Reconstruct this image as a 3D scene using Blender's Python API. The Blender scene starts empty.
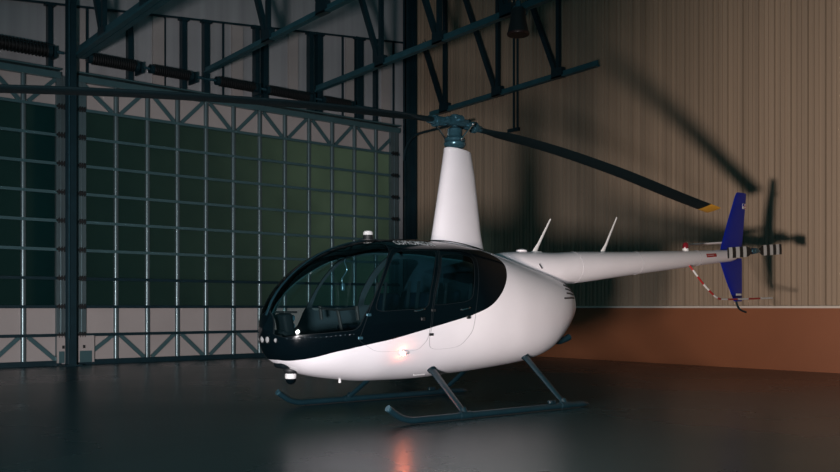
import bpy, bmesh, math, random
from mathutils import Vector, Matrix
from mathutils.geometry import delaunay_2d_cdt
random.seed(4)
PI = math.pi
sc = bpy.context.scene
COL = sc.collection

# ------------------------------------------------------------------ materials
def s2l(c):
    return tuple(((x/255)/12.92 if x/255 <= .04045 else ((x/255+.055)/1.055)**2.4) for x in c)

def mat(name, col, rough=.5, metal=0., spec=.5, coat=0., noise=0., nscale=6., rnoise=0., emit=None, estr=0., stretch=None, bump=0.):
    m = bpy.data.materials.new(name); m.use_nodes = True
    nt = m.node_tree; b = nt.nodes['Principled BSDF']
    b.inputs['Base Color'].default_value = (*col, 1)
    b.inputs['Roughness'].default_value = rough
    b.inputs['Metallic'].default_value = metal
    b.inputs['Specular IOR Level'].default_value = spec
    b.inputs['Coat Weight'].default_value = coat
    b.inputs['Coat Roughness'].default_value = .04
    if emit:
        b.inputs['Emission Color'].default_value = (*emit, 1)
        b.inputs['Emission Strength'].default_value = estr
    if noise or rnoise or bump:
        tc = nt.nodes.new('ShaderNodeTexCoord'); mp = nt.nodes.new('ShaderNodeMapping')
        nt.links.new(tc.outputs['Object'], mp.inputs['Vector'])
        if stretch: mp.inputs['Scale'].default_value = stretch
        n = nt.nodes.new('ShaderNodeTexNoise'); n.inputs['Scale'].default_value = nscale
        n.inputs['Detail'].default_value = 5
        nt.links.new(mp.outputs['Vector'], n.inputs['Vector'])
        if noise:
            r = nt.nodes.new('ShaderNodeMapRange')
            r.inputs['From Min'].default_value = .3; r.inputs['From Max'].default_value = .7
            r.inputs['To Min'].default_value = 1-noise; r.inputs['To Max'].default_value = 1+noise
            nt.links.new(n.outputs['Fac'], r.inputs['Value'])
            mx = nt.nodes.new('ShaderNodeVectorMath'); mx.operation = 'SCALE'
            mx.inputs[0].default_value = col
            nt.links.new(r.outputs['Result'], mx.inputs['Scale'])
            nt.links.new(mx.outputs['Vector'], b.inputs['Base Color'])
        if rnoise:
            r = nt.nodes.new('ShaderNodeMapRange')
            r.inputs['From Min'].default_value = .3; r.inputs['From Max'].default_value = .7
            r.inputs['To Min'].default_value = max(0, rough-rnoise); r.inputs['To Max'].default_value = rough+rnoise
            nt.links.new(n.outputs['Fac'], r.inputs['Value'])
            nt.links.new(r.outputs['Result'], b.inputs['Roughness'])
        if bump:
            bp = nt.nodes.new('ShaderNodeBump'); bp.inputs['Strength'].default_value = bump
            bp.inputs['Distance'].default_value = .02
            nt.links.new(n.outputs['Fac'], bp.inputs['Height'])
            nt.links.new(bp.outputs['Normal'], b.inputs['Normal'])
    return m

def glass_mat(name, tint, refl=.06, rough=.02, glow=(1, 1, 1)):
    m = bpy.data.materials.new(name); m.use_nodes = True
    nt = m.node_tree; nt.nodes.clear()
    out = nt.nodes.new('ShaderNodeOutputMaterial')
    tr = nt.nodes.new('ShaderNodeBsdfTransparent'); tr.inputs['Color'].default_value = (*tint, 1)
    gl = nt.nodes.new('ShaderNodeBsdfGlossy'); gl.inputs['Roughness'].default_value = rough
    gl.inputs['Color'].default_value = (*glow, 1)
    lw = nt.nodes.new('ShaderNodeFresnel'); lw.inputs['IOR'].default_value = 1.22
    ad = nt.nodes.new('ShaderNodeMath'); ad.operation = 'ADD'; ad.inputs[1].default_value = refl; ad.use_clamp = True
    mx = nt.nodes.new('ShaderNodeMixShader')
    nt.links.new(lw.outputs['Fac'], ad.inputs[0]); nt.links.new(ad.outputs['Value'], mx.inputs['Fac'])
    nt.links.new(tr.outputs['BSDF'], mx.inputs[1]); nt.links.new(gl.outputs['BSDF'], mx.inputs[2])
    nt.links.new(mx.outputs['Shader'], out.inputs['Surface'])
    return m

M = {}
M['white'] = mat('white_paint', (.80, .775, .80), .32, coat=.25, noise=.02, nscale=3)
M['black'] = mat('black_paint', (.0012, .0035, .005), .12, coat=.04, spec=.22)
M['seal'] = mat('dark_seal', (.006, .010, .012), .7, spec=.15)
M['seam'] = mat('panel_gap_grey', (.42, .41, .43), .6)
M['blue'] = mat('blue_paint', (.001, .016, .30), .35, coat=0, spec=.3, noise=.05)
M['glass'] = glass_mat('clear_windshield', (.90, .955, .955), .01)
M['dglass'] = glass_mat('tinted_door_window', (.66, .84, .88), .02)
M['teal_steel'] = mat('dark_teal_steel', (.006, .027, .037), .4, metal=.2, noise=.15, nscale=4)
M['truss_steel'] = mat('teal_truss_steel', (.022, .092, .115), .45, metal=.1, noise=.15, nscale=4)
M['gear'] = mat('dark_gear_paint', (.005, .020, .028), .35, noise=.1, nscale=8)
M['hub'] = mat('hub_metal', (.045, .12, .155), .26, metal=.5, noise=.2, nscale=20)
M['chrome'] = mat('bright_metal', (.55, .58, .6), .22, metal=1)
M['dark'] = mat('dark_rubber', (.008, .010, .011), .55)
M['blade'] = mat('black_blade', (.003, .011, .014), .55, spec=.3)
M['yellow'] = mat('yellow_tip', (.72, .36, .03), .4)
M['stripew'] = mat('stripe_white', (.66, .66, .65), .4)
M['red'] = mat('red_paint', (.38, .02, .02), .35)
M['redlens'] = mat('red_lens', (.16, .005, .01), .15, coat=1)
M['seat'] = mat('navy_seat', (.002, .005, .009), .7, spec=.08, noise=.2, nscale=30)
M['cabin'] = mat('cabin_trim', (.004, .008, .010), .7, spec=.1, noise=.1)
M['lens'] = mat('clear_lens', (.75, .75, .75), .08, coat=1, metal=.6)
M['nav'] = mat('lit_nav_lens', (.8, .1, .1), .3, emit=(1, .20, .09), estr=240)
M['navg'] = mat('green_nav_lens', (.1, .6, .2), .3)
M['brass'] = mat('brass', (.6, .45, .15), .3, metal=1)

# wall / door
M['doorpanel'] = mat('off_white_panel', (.39, .35, .335), .5, noise=.05, nscale=1.2)
M['wallwhite'] = mat('white_wall_liner', (.33, .335, .345), .6, noise=.16, nscale=1.0, stretch=(4, 1, .12))
M['tan'] = mat('tan_ribbed_metal', (.33, .25, .18), .4, noise=.16, nscale=1.2, stretch=(1, 6, .06))
M['rust'] = mat('rust_brown_band', (.26, .09, .038), .5, noise=.10, nscale=.6)
M['cap'] = mat('pale_cap_strip', (.62, .55, .48), .4)
M['frame'] = mat('door_frame_metal', (.075, .15, .165), .35, metal=.35, noise=.08, nscale=3)
M['mull'] = mat('mullion_metal', (.15, .21, .225), .33, metal=.6, noise=.06, nscale=3)
M['pane'] = mat('dark_teal_pane', (.004, .036, .040), .2, spec=.5, rnoise=.05, nscale=.8)
def frosted():
    m = bpy.data.materials.new('frosted_teal_pane'); m.use_nodes = True
    nt = m.node_tree; b = nt.nodes['Principled BSDF']; out = nt.nodes['Material Output']
    b.inputs['Base Color'].default_value = (.003, .020, .023, 1); b.inputs['Roughness'].default_value = .28
    t = nt.nodes.new('ShaderNodeBsdfTranslucent'); t.inputs['Color'].default_value = (.33, .48, .45, 1)
    tc = nt.nodes.new('ShaderNodeTexCoord'); n = nt.nodes.new('ShaderNodeTexNoise'); n.inputs['Scale'].default_value = .9; n.inputs['Detail'].default_value = 4
    nt.links.new(tc.outputs['Object'], n.inputs['Vector'])
    r = nt.nodes.new('ShaderNodeMapRange'); r.inputs['To Min'].default_value = .6; r.inputs['To Max'].default_value = 1
    nt.links.new(n.outputs['Fac'], r.inputs['Value'])
    mx = nt.nodes.new('ShaderNodeMixShader'); nt.links.new(r.outputs['Result'], mx.inputs['Fac'])
    nt.links.new(b.outputs['BSDF'], mx.inputs[1]); nt.links.new(t.outputs['BSDF'], mx.inputs[2]); nt.links.new(mx.outputs['Shader'], out.inputs['Surface'])
    return m
M['tpane'] = frosted()
M['yard'] = mat('dark_ground_outside', (.05, .06, .05), .9, noise=.2)
M['ceiling'] = mat('ceiling_liner', (.10, .13, .13), .8)

def floor_mat():
    m = bpy.data.materials.new('polished_concrete'); m.use_nodes = True
    nt = m.node_tree; b = nt.nodes['Principled BSDF']
    tc = nt.nodes.new('ShaderNodeTexCoord')
    n1 = nt.nodes.new('ShaderNodeTexNoise'); n1.inputs['Scale'].default_value = .35; n1.inputs['Detail'].default_value = 8
    n2 = nt.nodes.new('ShaderNodeTexNoise'); n2.inputs['Scale'].default_value = 9; n2.inputs['Detail'].default_value = 6
    for n in (n1, n2): nt.links.new(tc.outputs['Object'], n.inputs['Vector'])
    cr = nt.nodes.new('ShaderNodeValToRGB')
    cr.color_ramp.elements[0].position = .3; cr.color_ramp.elements[0].color = (.012, .044, .050, 1)
    cr.color_ramp.elements[1].position = .7; cr.color_ramp.elements[1].color = (.027, .063, .066, 1)
    nt.links.new(n1.outputs['Fac'], cr.inputs['Fac']); nt.links.new(cr.outputs['Color'], b.inputs['Base Color'])
    r = nt.nodes.new('ShaderNodeMapRange'); r.inputs['To Min'].default_value = .20; r.inputs['To Max'].default_value = .36
    nt.links.new(n1.outputs['Fac'], r.inputs['Value']); nt.links.new(r.outputs['Result'], b.inputs['Roughness'])
    bp = nt.nodes.new('ShaderNodeBump'); bp.inputs['Strength'].default_value = .05; bp.inputs['Distance'].default_value = .01
    nt.links.new(n2.outputs['Fac'], bp.inputs['Height']); nt.links.new(bp.outputs['Normal'], b.inputs['Normal'])
    b.inputs['Specular IOR Level'].default_value = .24
    return m
M['floor'] = floor_mat()

# ------------------------------------------------------------------ helpers
def link(name, me, mats, parent=None, smooth=False):
    if not isinstance(mats, (list, tuple)): mats = [mats]
    for m in mats: me.materials.append(m)
    if smooth:
        for p in me.polygons: p.use_smooth = True
    o = bpy.data.objects.new(name, me); COL.objects.link(o)
    if parent: o.parent = parent
    return o

def obj(name, bm, m, parent=None, smooth=False, loc=None):
    bmesh.ops.recalc_face_normals(bm, faces=bm.faces)
    me = bpy.data.meshes.new(name); bm.to_mesh(me); bm.free()
    o = link(name, me, m, parent, smooth)
    if smooth:
        o.data.set_sharp_from_angle(angle=math.radians(40))
    return o

def empty(name, loc=(0, 0, 0), rz=0, label=None, cat=None, group=None, kind=None):
    o = bpy.data.objects.new(name, None); COL.objects.link(o)
    o.location = loc; o.rotation_euler = (0, 0, rz); o.empty_display_size = .1
    tag(o, label, cat, group, kind); return o

def tag(o, label=None, cat=None, group=None, kind=None):
    if label: o['label'] = label
    if cat: o['category'] = cat
    if group: o['group'] = group
    if kind: o['kind'] = kind
    return o

def box(bm, x0, x1, y0, y1, z0, z1, mi=0):
    v = [bm.verts.new(p) for p in ((x0,y0,z0),(x1,y0,z0),(x1,y1,z0),(x0,y1,z0),(x0,y0,z1),(x1,y0,z1),(x1,y1,z1),(x0,y1,z1))]
    for f in ((0,3,2,1),(4,5,6,7),(0,1,5,4),(1,2,6,5),(2,3,7,6),(3,0,4,7)):
        fc = bm.faces.new([v[i] for i in f]); fc.material_index = mi

def nb(): return bmesh.new()

def rbox(bm, c, d, r=.02, rot=None, seg=3):
    """rounded box centred on c"""
    b2 = nb(); box(b2, -d[0]/2, d[0]/2, -d[1]/2, d[1]/2, -d[2]/2, d[2]/2)
    bmesh.ops.bevel(b2, geom=list(b2.edges), offset=r, segments=seg, affect='EDGES', profile=.5)
    mtx = Matrix.Translation(c) @ (rot.to_4x4() if rot else Matrix())
    b2.transform(mtx); me = bpy.data.meshes.new('t'); b2.to_mesh(me); b2.free()
    bm.from_mesh(me); bpy.data.meshes.remove(me)

def bar(bm, p, q, w, h=None, up=(0, 0, 1), mi=0):
    """rectangular bar from p to q, w across, h along up"""
    h = h or w; p = Vector(p); q = Vector(q); d = (q-p).normalized(); up = Vector(up)
    if abs(d.dot(up)) > .98: up = Vector((0, 1, 0)) if abs(d.y) < .9 else Vector((1, 0, 0))
    s = d.cross(up).normalized(); u = s.cross(d).normalized()
    v = []
    for c in (p, q):
        for a, b in ((-1,-1),(1,-1),(1,1),(-1,1)): v.append(bm.verts.new(c + s*a*w/2 + u*b*h/2))
    for f in ((0,1,2,3),(7,6,5,4),(0,4,5,1),(1,5,6,2),(2,6,7,3),(3,7,4,0)):
        bm.faces.new([v[i] for i in f]).material_index = mi

def tube(bm, pts, r, seg=12, cap=True, mi=0, sq=(1, 1), ref=None, midx=None):
    """swept tube; r number or list; sq: scales of the two cross axes"""
    pts = [Vector(p) for p in pts]; n = len(pts)
    rs = r if isinstance(r, (list, tuple)) else [r]*n
    rings = []; prev = None
    for i, p in enumerate(pts):
        t = (pts[min(i+1, n-1)] - pts[max(i-1, 0)]).normalized()
        if ref is not None: a = Vector(ref)
        elif prev is not None: a = prev
        else: a = Vector((0, 0, 1)) if abs(t.z) < .9 else Vector((1, 0, 0))
        a = (a - t*a.dot(t)).normalized(); prev = a; b = t.cross(a)
        rings.append([bm.verts.new(p + (a*math.cos(2*PI*k/seg)*sq[0] + b*math.sin(2*PI*k/seg)*sq[1])*rs[i]) for k in range(seg)])
    for i in range(n-1):
        for k in range(seg):
            f = bm.faces.new((rings[i][k], rings[i][(k+1) % seg], rings[i+1][(k+1) % seg], rings[i+1][k]))
            f.material_index = midx[i] if midx else mi
    if cap:
        bm.faces.new(rings[0][::-1]).material_index = midx[0] if midx else mi
        bm.faces.new(rings[-1]).material_index = midx[-1] if midx else mi
    return rings

def lathe(bm, prof, c=(0, 0, 0), seg=24, mi=None):
    """prof list of (r,z) about vertical axis at c"""
    c = Vector(c); rings = []
    for r, z in prof:
        rings.append([bm.verts.new(c + Vector((r*math.cos(2*PI*k/seg), r*math.sin(2*PI*k/seg), z))) for k in range(seg)])
    for i in range(len(rings)-1):
        for k in range(seg):
            f = bm.faces.new((rings[i][k], rings[i][(k+1) % seg], rings[i+1][(k+1) % seg], rings[i+1][k]))
            if mi: f.material_index = mi[i]
    if prof[0][0] > 1e-5: bm.faces.new(rings[0][::-1])
    if prof[-1][0] > 1e-5: bm.faces.new(rings[-1])
    bmesh.ops.remove_doubles(bm, verts=bm.verts, dist=1e-6)

def pchip(xs, ys):
    n = len(xs); h = [xs[i+1]-xs[i] for i in range(n-1)]; d = [(ys[i+1]-ys[i])/h[i] for i in range(n-1)]
    m = [0.]*n; m[0] = d[0]; m[-1] = d[-1]
    for i in range(1, n-1):
        if d[i-1]*d[i] > 0:
            w1 = 2*h[i]+h[i-1]; w2 = h[i]+2*h[i-1]; m[i] = (w1+w2)/(w1/d[i-1]+w2/d[i])
    def f(x):
        x = min(max(x, xs[0]), xs[-1]); i = 0
        while i < n-2 and x > xs[i+1]: i += 1
        t = (x-xs[i])/h[i]
        return (1+2*t)*(1-t)**2*ys[i]+t*(1-t)**2*h[i]*m[i]+t*t*(3-2*t)*ys[i+1]+t*t*(t-1)*h[i]*m[i+1]
    return f

def bez(pts, n=8):
    """Catmull-Rom through pts"""
    P = [Vector(p) for p in pts]; P = [P[0]*2-P[1]] + P + [P[-1]*2-P[-2]]; out = []
    for i in range(1, len(P)-2):
        for k in range(n):
            t = k/n; a, b, c, d = P[i-1], P[i], P[i+1], P[i+2]
            out.append(.5*((2*b)+(c-a)*t+(2*a-5*b+4*c-d)*t*t+(3*b-a-3*c+d)*t**3))
    out.append(P[-2]); return out

# ------------------------------------------------------------------ camera
HC = 1.11
cam_d = bpy.data.cameras.new('camera'); cam = bpy.data.objects.new('camera', cam_d); COL.objects.link(cam)
cam.location = (0, 0, HC)
cam.rotation_euler = (PI/2, 0, -math.radians(40.2))
cam_d.sensor_fit = 'HORIZONTAL'; cam_d.sensor_width = 36; cam_d.lens = 36*894/840
cam_d.shift_y = (307-236)/840; cam_d.clip_end = 200
sc.camera = cam

# ------------------------------------------------------------------ the hangar
YD = 17.4     # sectional doors stand in this plane
XW = 15.1     # ribbed side wall
def structure(name, bm, m, **k):
    o = obj(name, bm, m, **k); o['kind'] = 'structure'; return o

bm = nb(); box(bm, -6, XW+.3, -8, YD+.6, -.2, 0); structure('floor', bm, M['floor'])

# back wall: liner above the doors, cladding beside them
bm = nb()
box(bm, -2, XW, YD+.12, YD+.3, 5.5, 11)
box(bm, 14.3, XW, YD+.05, YD+.3, 0, 5.5)
box(bm, -2, 1.7, YD+.05, YD+.3, 0, 5.5)
box(bm, 5.8, 6.04, YD+.08, YD+.3, 0, 5.5)
box(bm, 13.98, 14.3, YD+.06, YD+.3, 0, 5.5)
structure('wall_back', bm, M['wallwhite'])
# dark ribbed cladding strip between the door and the corner
def ribbed(bm, u0, u1, z0, z1, fx, pitch=.305, d=.045):
    """trapezoid rib profile along u, fx maps (u,depth,z)"""
    prof = []; u = u0
    while u < u1:
        for du, dd in ((0, 0), (.012, d), (.048, d), (.06, 0), (.125, 0), (.130, .018), (.150, .018), (.155, 0), (.21, 0), (.215, .018), (.235, .018), (.24, 0)):
            if u+du <= u1: prof.append((u+du, dd))
        u += pitch
    prof.append((u1, 0))
    lo = [bm.verts.new(fx(a, b, z0)) for a, b in prof]; hi = [bm.verts.new(fx(a, b, z1)) for a, b in prof]
    for i in range(len(prof)-1): bm.faces.new((lo[i], lo[i+1], hi[i+1], hi[i]))
bm = nb(); ribbed(bm, 14.5, XW, 0, 11, lambda a, b, z: (a, YD+.04-b, z))
structure('trim_1', bm, M['tan'])

# side wall: ribbed sheet over a plain band
bm = nb(); ribbed(bm, -2, YD+.1, 1.13, 11, lambda a, b, z: (XW-b, a, z)); structure('wall_right', bm, M['tan'])
bm = nb(); box(bm, XW-.09, XW+.2, -2, YD+.05, 0, 1.09); structure('baseboard_right', bm, M['rust'])
bm = nb(); box(bm, XW-.12, XW-.001, -2, YD+.05, 1.09, 1.13); structure('trim_2', bm, M['cap'])
bm = nb(); box(bm, XW+.001, XW+.2, -2, YD+.3, 1.09, 11); structure('wall_right_backing', bm, M['tan'])
bpy.data.objects['wall_right_backing'].name = 'wall_east'

# sloping junction line on the end wall and the steel studs hung from it
zl = lambda x: 6.86 + (x-5.47)*.104
bm = nb(); bar(bm, (3.0, YD+.09, zl(3.0)), (15.0, YD+.09, zl(15.0)), .05, .035); structure('trim_3', bm, M['teal_steel'])
bm = nb()
box(bm, -2, XW, YD+.08, YD+.119, 9.9, 11)
structure('trim_4', bm, M['ceiling'])
n = 5
for x0, x1 in ((5.52, 5.60), (7.07, 7.17), (8.22, 8.32), (8.72, 8.84), (9.94, 10.05), (10.15, 10.27), (11.36, 11.47), (11.58, 11.72), (12.72, 12.90), (13.28, 13.34), (6.27, 6.31), (7.87, 7.90), (9.2, 9.23), (12.35, 12.38), (13.9, 13.93)):
    bm = nb(); w = x1-x0; xm = (x0+x1)/2; zt = zl(xm)-.02
    if w > .06:   # C-shaped stud
        box(bm, x0, x1, YD-.02, YD-.005, 5.6, zt); box(bm, x0, x0+.012, YD-.005, YD+.12, 5.6, zt); box(bm, x1-.012, x1, YD-.005, YD+.12, 5.6, zt)
        box(bm, x0-.05, x1+.05, YD-.04, YD+.1, zt-.05, zt)
    else:
        box(bm, x0, x1, YD+.07, YD+.12, 5.6, zt)
    structure('trim_%d' % n, bm, M['teal_steel']); n += 1
# pale pilaster strips on the liner
for x0, x1 in ((7.62, 7.86), (9.42, 9.68), (10.85, 11.1), (12.45, 12.68), (13.55, 13.8), (5.9, 6.25)):
    bm = nb(); box(bm, x0, x1, YD+.06, YD+.12, 5.6, zl(x0)-.03); structure('trim_%d' % n, bm, M['doorpanel']); n += 1

# ---- sectional doors
ROWS = [.05, .58, 1.12, 1.66, 2.205, 2.75, 3.29, 3.83, 4.37, 4.91]
def sectional_door(name, mulls, x0, x1, phase):
    d = empty(name, (x0, YD, 0)); d['kind'] = 'structure'
    def P(n_, b, m): 
        o = obj(n_, b, m, d, n_ == 'mullion'); o.matrix_parent_inverse = Matrix.Translation((-x0, -YD, 0)); return o
    for z0, z1 in ((.05, .58), (.58, 1.12), (4.91, 5.5)):
        b = nb(); box(b, x0, x1, YD+.03, YD+.07, z0, z1); P('door_panel', b, M['doorpanel'])
    edges = [x0] + mulls + [x1]
    for i in range(len(edges)-1):
        for j in range(2, 9):
            b = nb(); box(b, edges[i]+.02, edges[i+1]-.02, YD+.035, YD+.055, ROWS[j]+.015, ROWS[j+1]-.015)
            P('glass_pane', b, M['tpane'])
    for j, z in enumerate(ROWS):
        b = nb(); h = .045 if j else .09
        box(b, x0, x1, YD-.05, YD+.05, z-h/2, z+h/2)
        box(b, x0, x1, YD-.065, YD-.05, z-h/2-.012, z-h/2+.008)
        P('rail', b, M['teal_steel'] if j < 4 else M['frame'])
    b = nb(); box(b, x0, x1, YD-.07, YD+.06, 5.44, 5.56); box(b, x0, x1, YD-.1, YD+.06, 5.6, 5.625); P('rail', b, M['frame'])
    for x in mulls:
        for z0, z1 in ((1.12, 4.91), (.05, .56), (.60, 1.10), (4.93, 5.44)):
            b = nb(); w_ = .044; pr = [(x-w_, YD+.03), (x-w_, YD-.012)] + [(x-w_*math.cos(PI*k/10), YD-.012-.024*math.sin(PI*k/10)) for k in range(1, 10)] + [(x+w_, YD-.012), (x+w_, YD+.03)]
            lo = [b.verts.new((*p_, z0)) for p_ in pr]; hi = [b.verts.new((*p_, z1)) for p_ in pr]
            for k in range(len(pr)): b.faces.new((lo[k], lo[(k+1) % len(pr)], hi[(k+1) % len(pr)], hi[k]))
            b.faces.new(lo[::-1]); b.faces.new(hi); P('mullion', b, M['mull'])
    for z0, z1, ph in ((.10, .55, phase), (4.94, 5.43, 1-phase)):
        for i in range(len(edges)-1):
            a, c = edges[i]+.08, edges[i+1]-.08
            up = (i+ph) % 2 == 0
            b = nb(); bar(b, (a, YD-.01, z0 if up else z1), (c, YD-.01, z1 if up else z0), .035, .075); P('brace', b, M['frame'])
    return d, P
mR = [6.83+.6465*i for i in range(11)]
dR, PR = sectional_door('door_1', mR, 6.07, 14.0, 0)
mL = [5.08-.645*i for i in range(4, -1, -1)]
dL, PL = sectional_door('door_2', mL, 1.8, 5.74, 0)
# end stiles, hinges and bottom plates
def stile(P, x0, x1, plate):
    b = nb(); w = x1-x0
    box(b, x0, x1, YD-.05, YD+.04, .05, 5.5); box(b, x0+w*.45, x0+w*.55, YD-.065, YD-.05, .05, 5.5); P('stile', b, M['mull'])
    for z in ROWS[1:]:
        b = nb(); box(b, x0+.01, x1-.01, YD-.08, YD-.05, z-.025, z+.025)
        for q in (.22, .5, .78): box(b, x0+w*q-.008, x0+w*q+.008, YD-.10, YD-.05, z-.05, z+.05)
        P('hinge', b, M['dark'])
    b = nb(); box(b, plate[0], plate[1], YD-.10, YD-.06, .05, .56); P('bottom_bracket', b, M['doorpanel'])
    b = nb(); box(b, plate[0]+.03, plate[1]-.05, YD-.115, YD-.10, .05, .27); P('bottom_bracket', b, M['frame'])
    b = nb(); box(b, plate[0]+.09, plate[0]+.13, YD-.12, YD-.10, .32, .38); P('latch', b, M['dark'])
stile(PR, 6.06, 6.22, (6.05, 6.36)); stile(PL, 5.66, 5.84, (5.66, 5.84))
stile(PR, 13.72, 13.96, (13.72, 13.96))

# outside, seen dimly through the tinted panes
bm = nb(); box(bm, -10, 45, YD+.6, 60, -.25, -.02); structure('ground_outside', bm, M['yard'])
# light added outside the right half of the doors to warm the frosted panes
l = bpy.data.lights.new('pane_glow_light', 'POINT'); l.energy = 200; l.color = (1, .62, .40); l.shadow_soft_size = .4
o = bpy.data.objects.new('pane_glow_light', l); COL.objects.link(o); o.location = (12.6, YD+3.4, 4.4)

# door tracks
def track(x, label, side):
    t = empty('door_track', (x, YD-.12, 0), 0, label, 'door track')
    b = nb(); box(b, -.02, .02, -.02, .02, 0, 4.75); box(b, -.02, -.008, -.08, .02, 0, 4.75); obj('vertical_rail', b, M['teal_steel'], t)
    b = nb(); pts = [(0, 0, 4.75)] + [(0, -.6+.6*math.cos(a), 4.75+.6*math.sin(a)) for a in [PI/2*k/8 for k in range(1, 9)]] + [(0, -2.4, 5.38)]
    tube(b, pts, .03, 6); obj('curved_rail', b, M['teal_steel'], t)
track(14.08, 'dark door track rising beside the corner post and curving inward at its top', 1)
cp = nb(); box(cp, 14.16, 14.24, YD-.16, YD+.02, 0, 10.5); box(cp, 14.16, 14.46, YD-.10, YD-.06, 0, 10.5); box(cp, 14.40, 14.46, YD-.16, YD+.02, 0, 10.5)
tag(obj('corner_post', cp, M['teal_steel']), 'dark teal steel post at right end of the large glazed door', 'post')

# main column
c = empty('steel_column', (5.85, YD-.28, 0), 0, 'dark teal steel column standing between the two glazed doors', 'column')
b = nb(); box(b, -.072, .072, -.10, -.088, 0, 10.4); obj('flange', b, M['teal_steel'], c)
b = nb(); box(b, -.072, .072, .088, .10, 0, 10.4); obj('flange', b, M['teal_steel'], c)
b = nb(); box(b, -.01, .01, -.088, .088, 0, 10.4); obj('web', b, M['teal_steel'], c)
b = nb(); box(b, -.17, .17, -.16, .16, 0, .025)
obj('base_plate', b, M['teal_steel'], c)
b = nb(); tube(b, [(-.08, -.15, .5), (-.08, -.15, 7)], .012, 6); obj('conduit', b, M['hub'], c)

# spring shafts above the doors
def helix(b, x0, x1, R, wire, pitch, z, y):
    n_ = int((x1-x0)/pitch*10); pts = [(x0+(x1-x0)*i/n_, y+R*math.cos(2*PI*i/10), z+R*math.sin(2*PI*i/10)) for i in range(n_+1)]
    tube(b, pts, wire, 5)
def spring_shaft(x0, x1, springs, label):
    t = empty('spring_shaft', (x0, YD-.16, 5.9), 0, label, 'door spring shaft', 'torsion spring shafts over the doors')
    b = nb(); tube(b, [(0, 0, 0), (x1-x0, 0, 0)], .026, 10); obj('shaft', b, M['chrome'] if 0 else M['hub'], t)
    for a, c_, R, ti in springs:
        b = nb(); helix(b, a-x0, c_-x0, R, .020, ti, 0, 0); tube(b, [(a-x0, 0, 0), (c_-x0, 0, 0)], R*.72, 10); o = obj('torsion_spring', b, M['dark'], t, True)
        for e in (a-x0-.03, c_-x0+.03):
            b = nb(); tube(b, [(e-.04, 0, 0), (e+.04, 0, 0)], R*1.02, 14); obj('spring_cone', b, M['teal_steel'], o)
    for x in [s[1]+.12 for s in springs]:
        b = nb(); box(b, x-x0-.02, x-x0+.02, -.08, .26, -.13, .09); obj('bearing_plate', b, M['teal_steel'], t)
spring_shaft(2.5, 5.76, [(4.35, 5.46, .12, .062)], 'thick coiled black door spring on shaft left of the steel column')
spring_shaft(6.12, 13.9, [(6.27, 7.15, .10, .045), (7.52, 8.31, .09, .045), (8.98, 9.82, .09, .045), (10.19, 11.24, .09, .045), (11.66, 12.37, .085, .045)], 'long shaft of black door springs right of the steel column')

# ---- roof trusses
def truss(x, z0, y_end, y_start, ch, node0, label, w=.12, extra=0):
    t = empty('roof_truss', (x, YD, 0), 0, label, 'roof truss', 'roof trusses over the hangar floor')
    zz = lambda y: z0 + .035*(YD-y)
    L = lambda y, z: (0, y-YD, z)
    b = nb()
    # double-angle chord
    for s in (-1, 1):
        bar(b, Vector(L(y_start, zz(y_start)))+Vector((s*w*.27, 0, 0)), Vector(L(y_end, zz(y_end)))+Vector((s*w*.27, 0, 0)), w*.46, ch*.25)
        bar(b, Vector(L(y_start, zz(y_start)))+Vector((s*w*.07, 0, ch*.45)), Vector(L(y_end, zz(y_end)))+Vector((s*w*.07, 0, ch*.45)), w*.10, ch)
    obj('bottom_chord', b, M['truss_steel'], t)
    b = nb(); bar(b, L(y_start, zz(y_start)+4.3), L(y_end-2, zz(y_end-2)+4.3), w, ch); obj('top_chord', b, M['truss_steel'], t)
    y = node0
    while y > y_end:
        b = nb(); bar(b, L(y, zz(y)+.02), L(y, zz(y)+4.3), .085, .085); obj('web_post', b, M['teal_steel'], t)
        b = nb(); bar(b, L(y+.04, zz(y)+.05), L(y+1.85, zz(y)+4.3), .10, .10); obj('web_brace', b, M['teal_steel'], t)
        b = nb(); box(b, -.06, .06, y-YD-.14, y-YD+.16, zz(y)-.02, zz(y)+.20); obj('gusset', b, M['teal_steel'], t)
        y -= 1.85
    return t
truss(6.02, 5.86, 6.0, 17.2, .20, 15.9, 'thick-chorded teal roof truss springing from the steel column', .22)
truss(8.74, 6.06, 6.5, 17.35, .11, 14.8, 'teal roof truss second from left, over the middle of the door')
truss(11.52, 6.10, 7.0, 17.35, .13, 14.9, 'teal roof truss passing behind the hanging black lamp')
truss(14.86, 5.95, 11.84, 17.2, .12, 16.62, 'teal roof truss running close along the tan ribbed wall')
# long thin conduit run down the tan wall
b = nb(); yy = 14.3
for dy in (0, .12): tube(b, [(XW-.07, yy+dy, 9.5), (XW-.07, yy+dy, 5.25)], .025, 8)
box(b, XW-.10, XW-.04, yy-.05, yy+.3, 5.17, 5.25)
tag(obj('wall_conduit', b, M['teal_steel']), 'pair of dark conduits running down the ribbed wall below the lamp', 'conduit')

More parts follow.
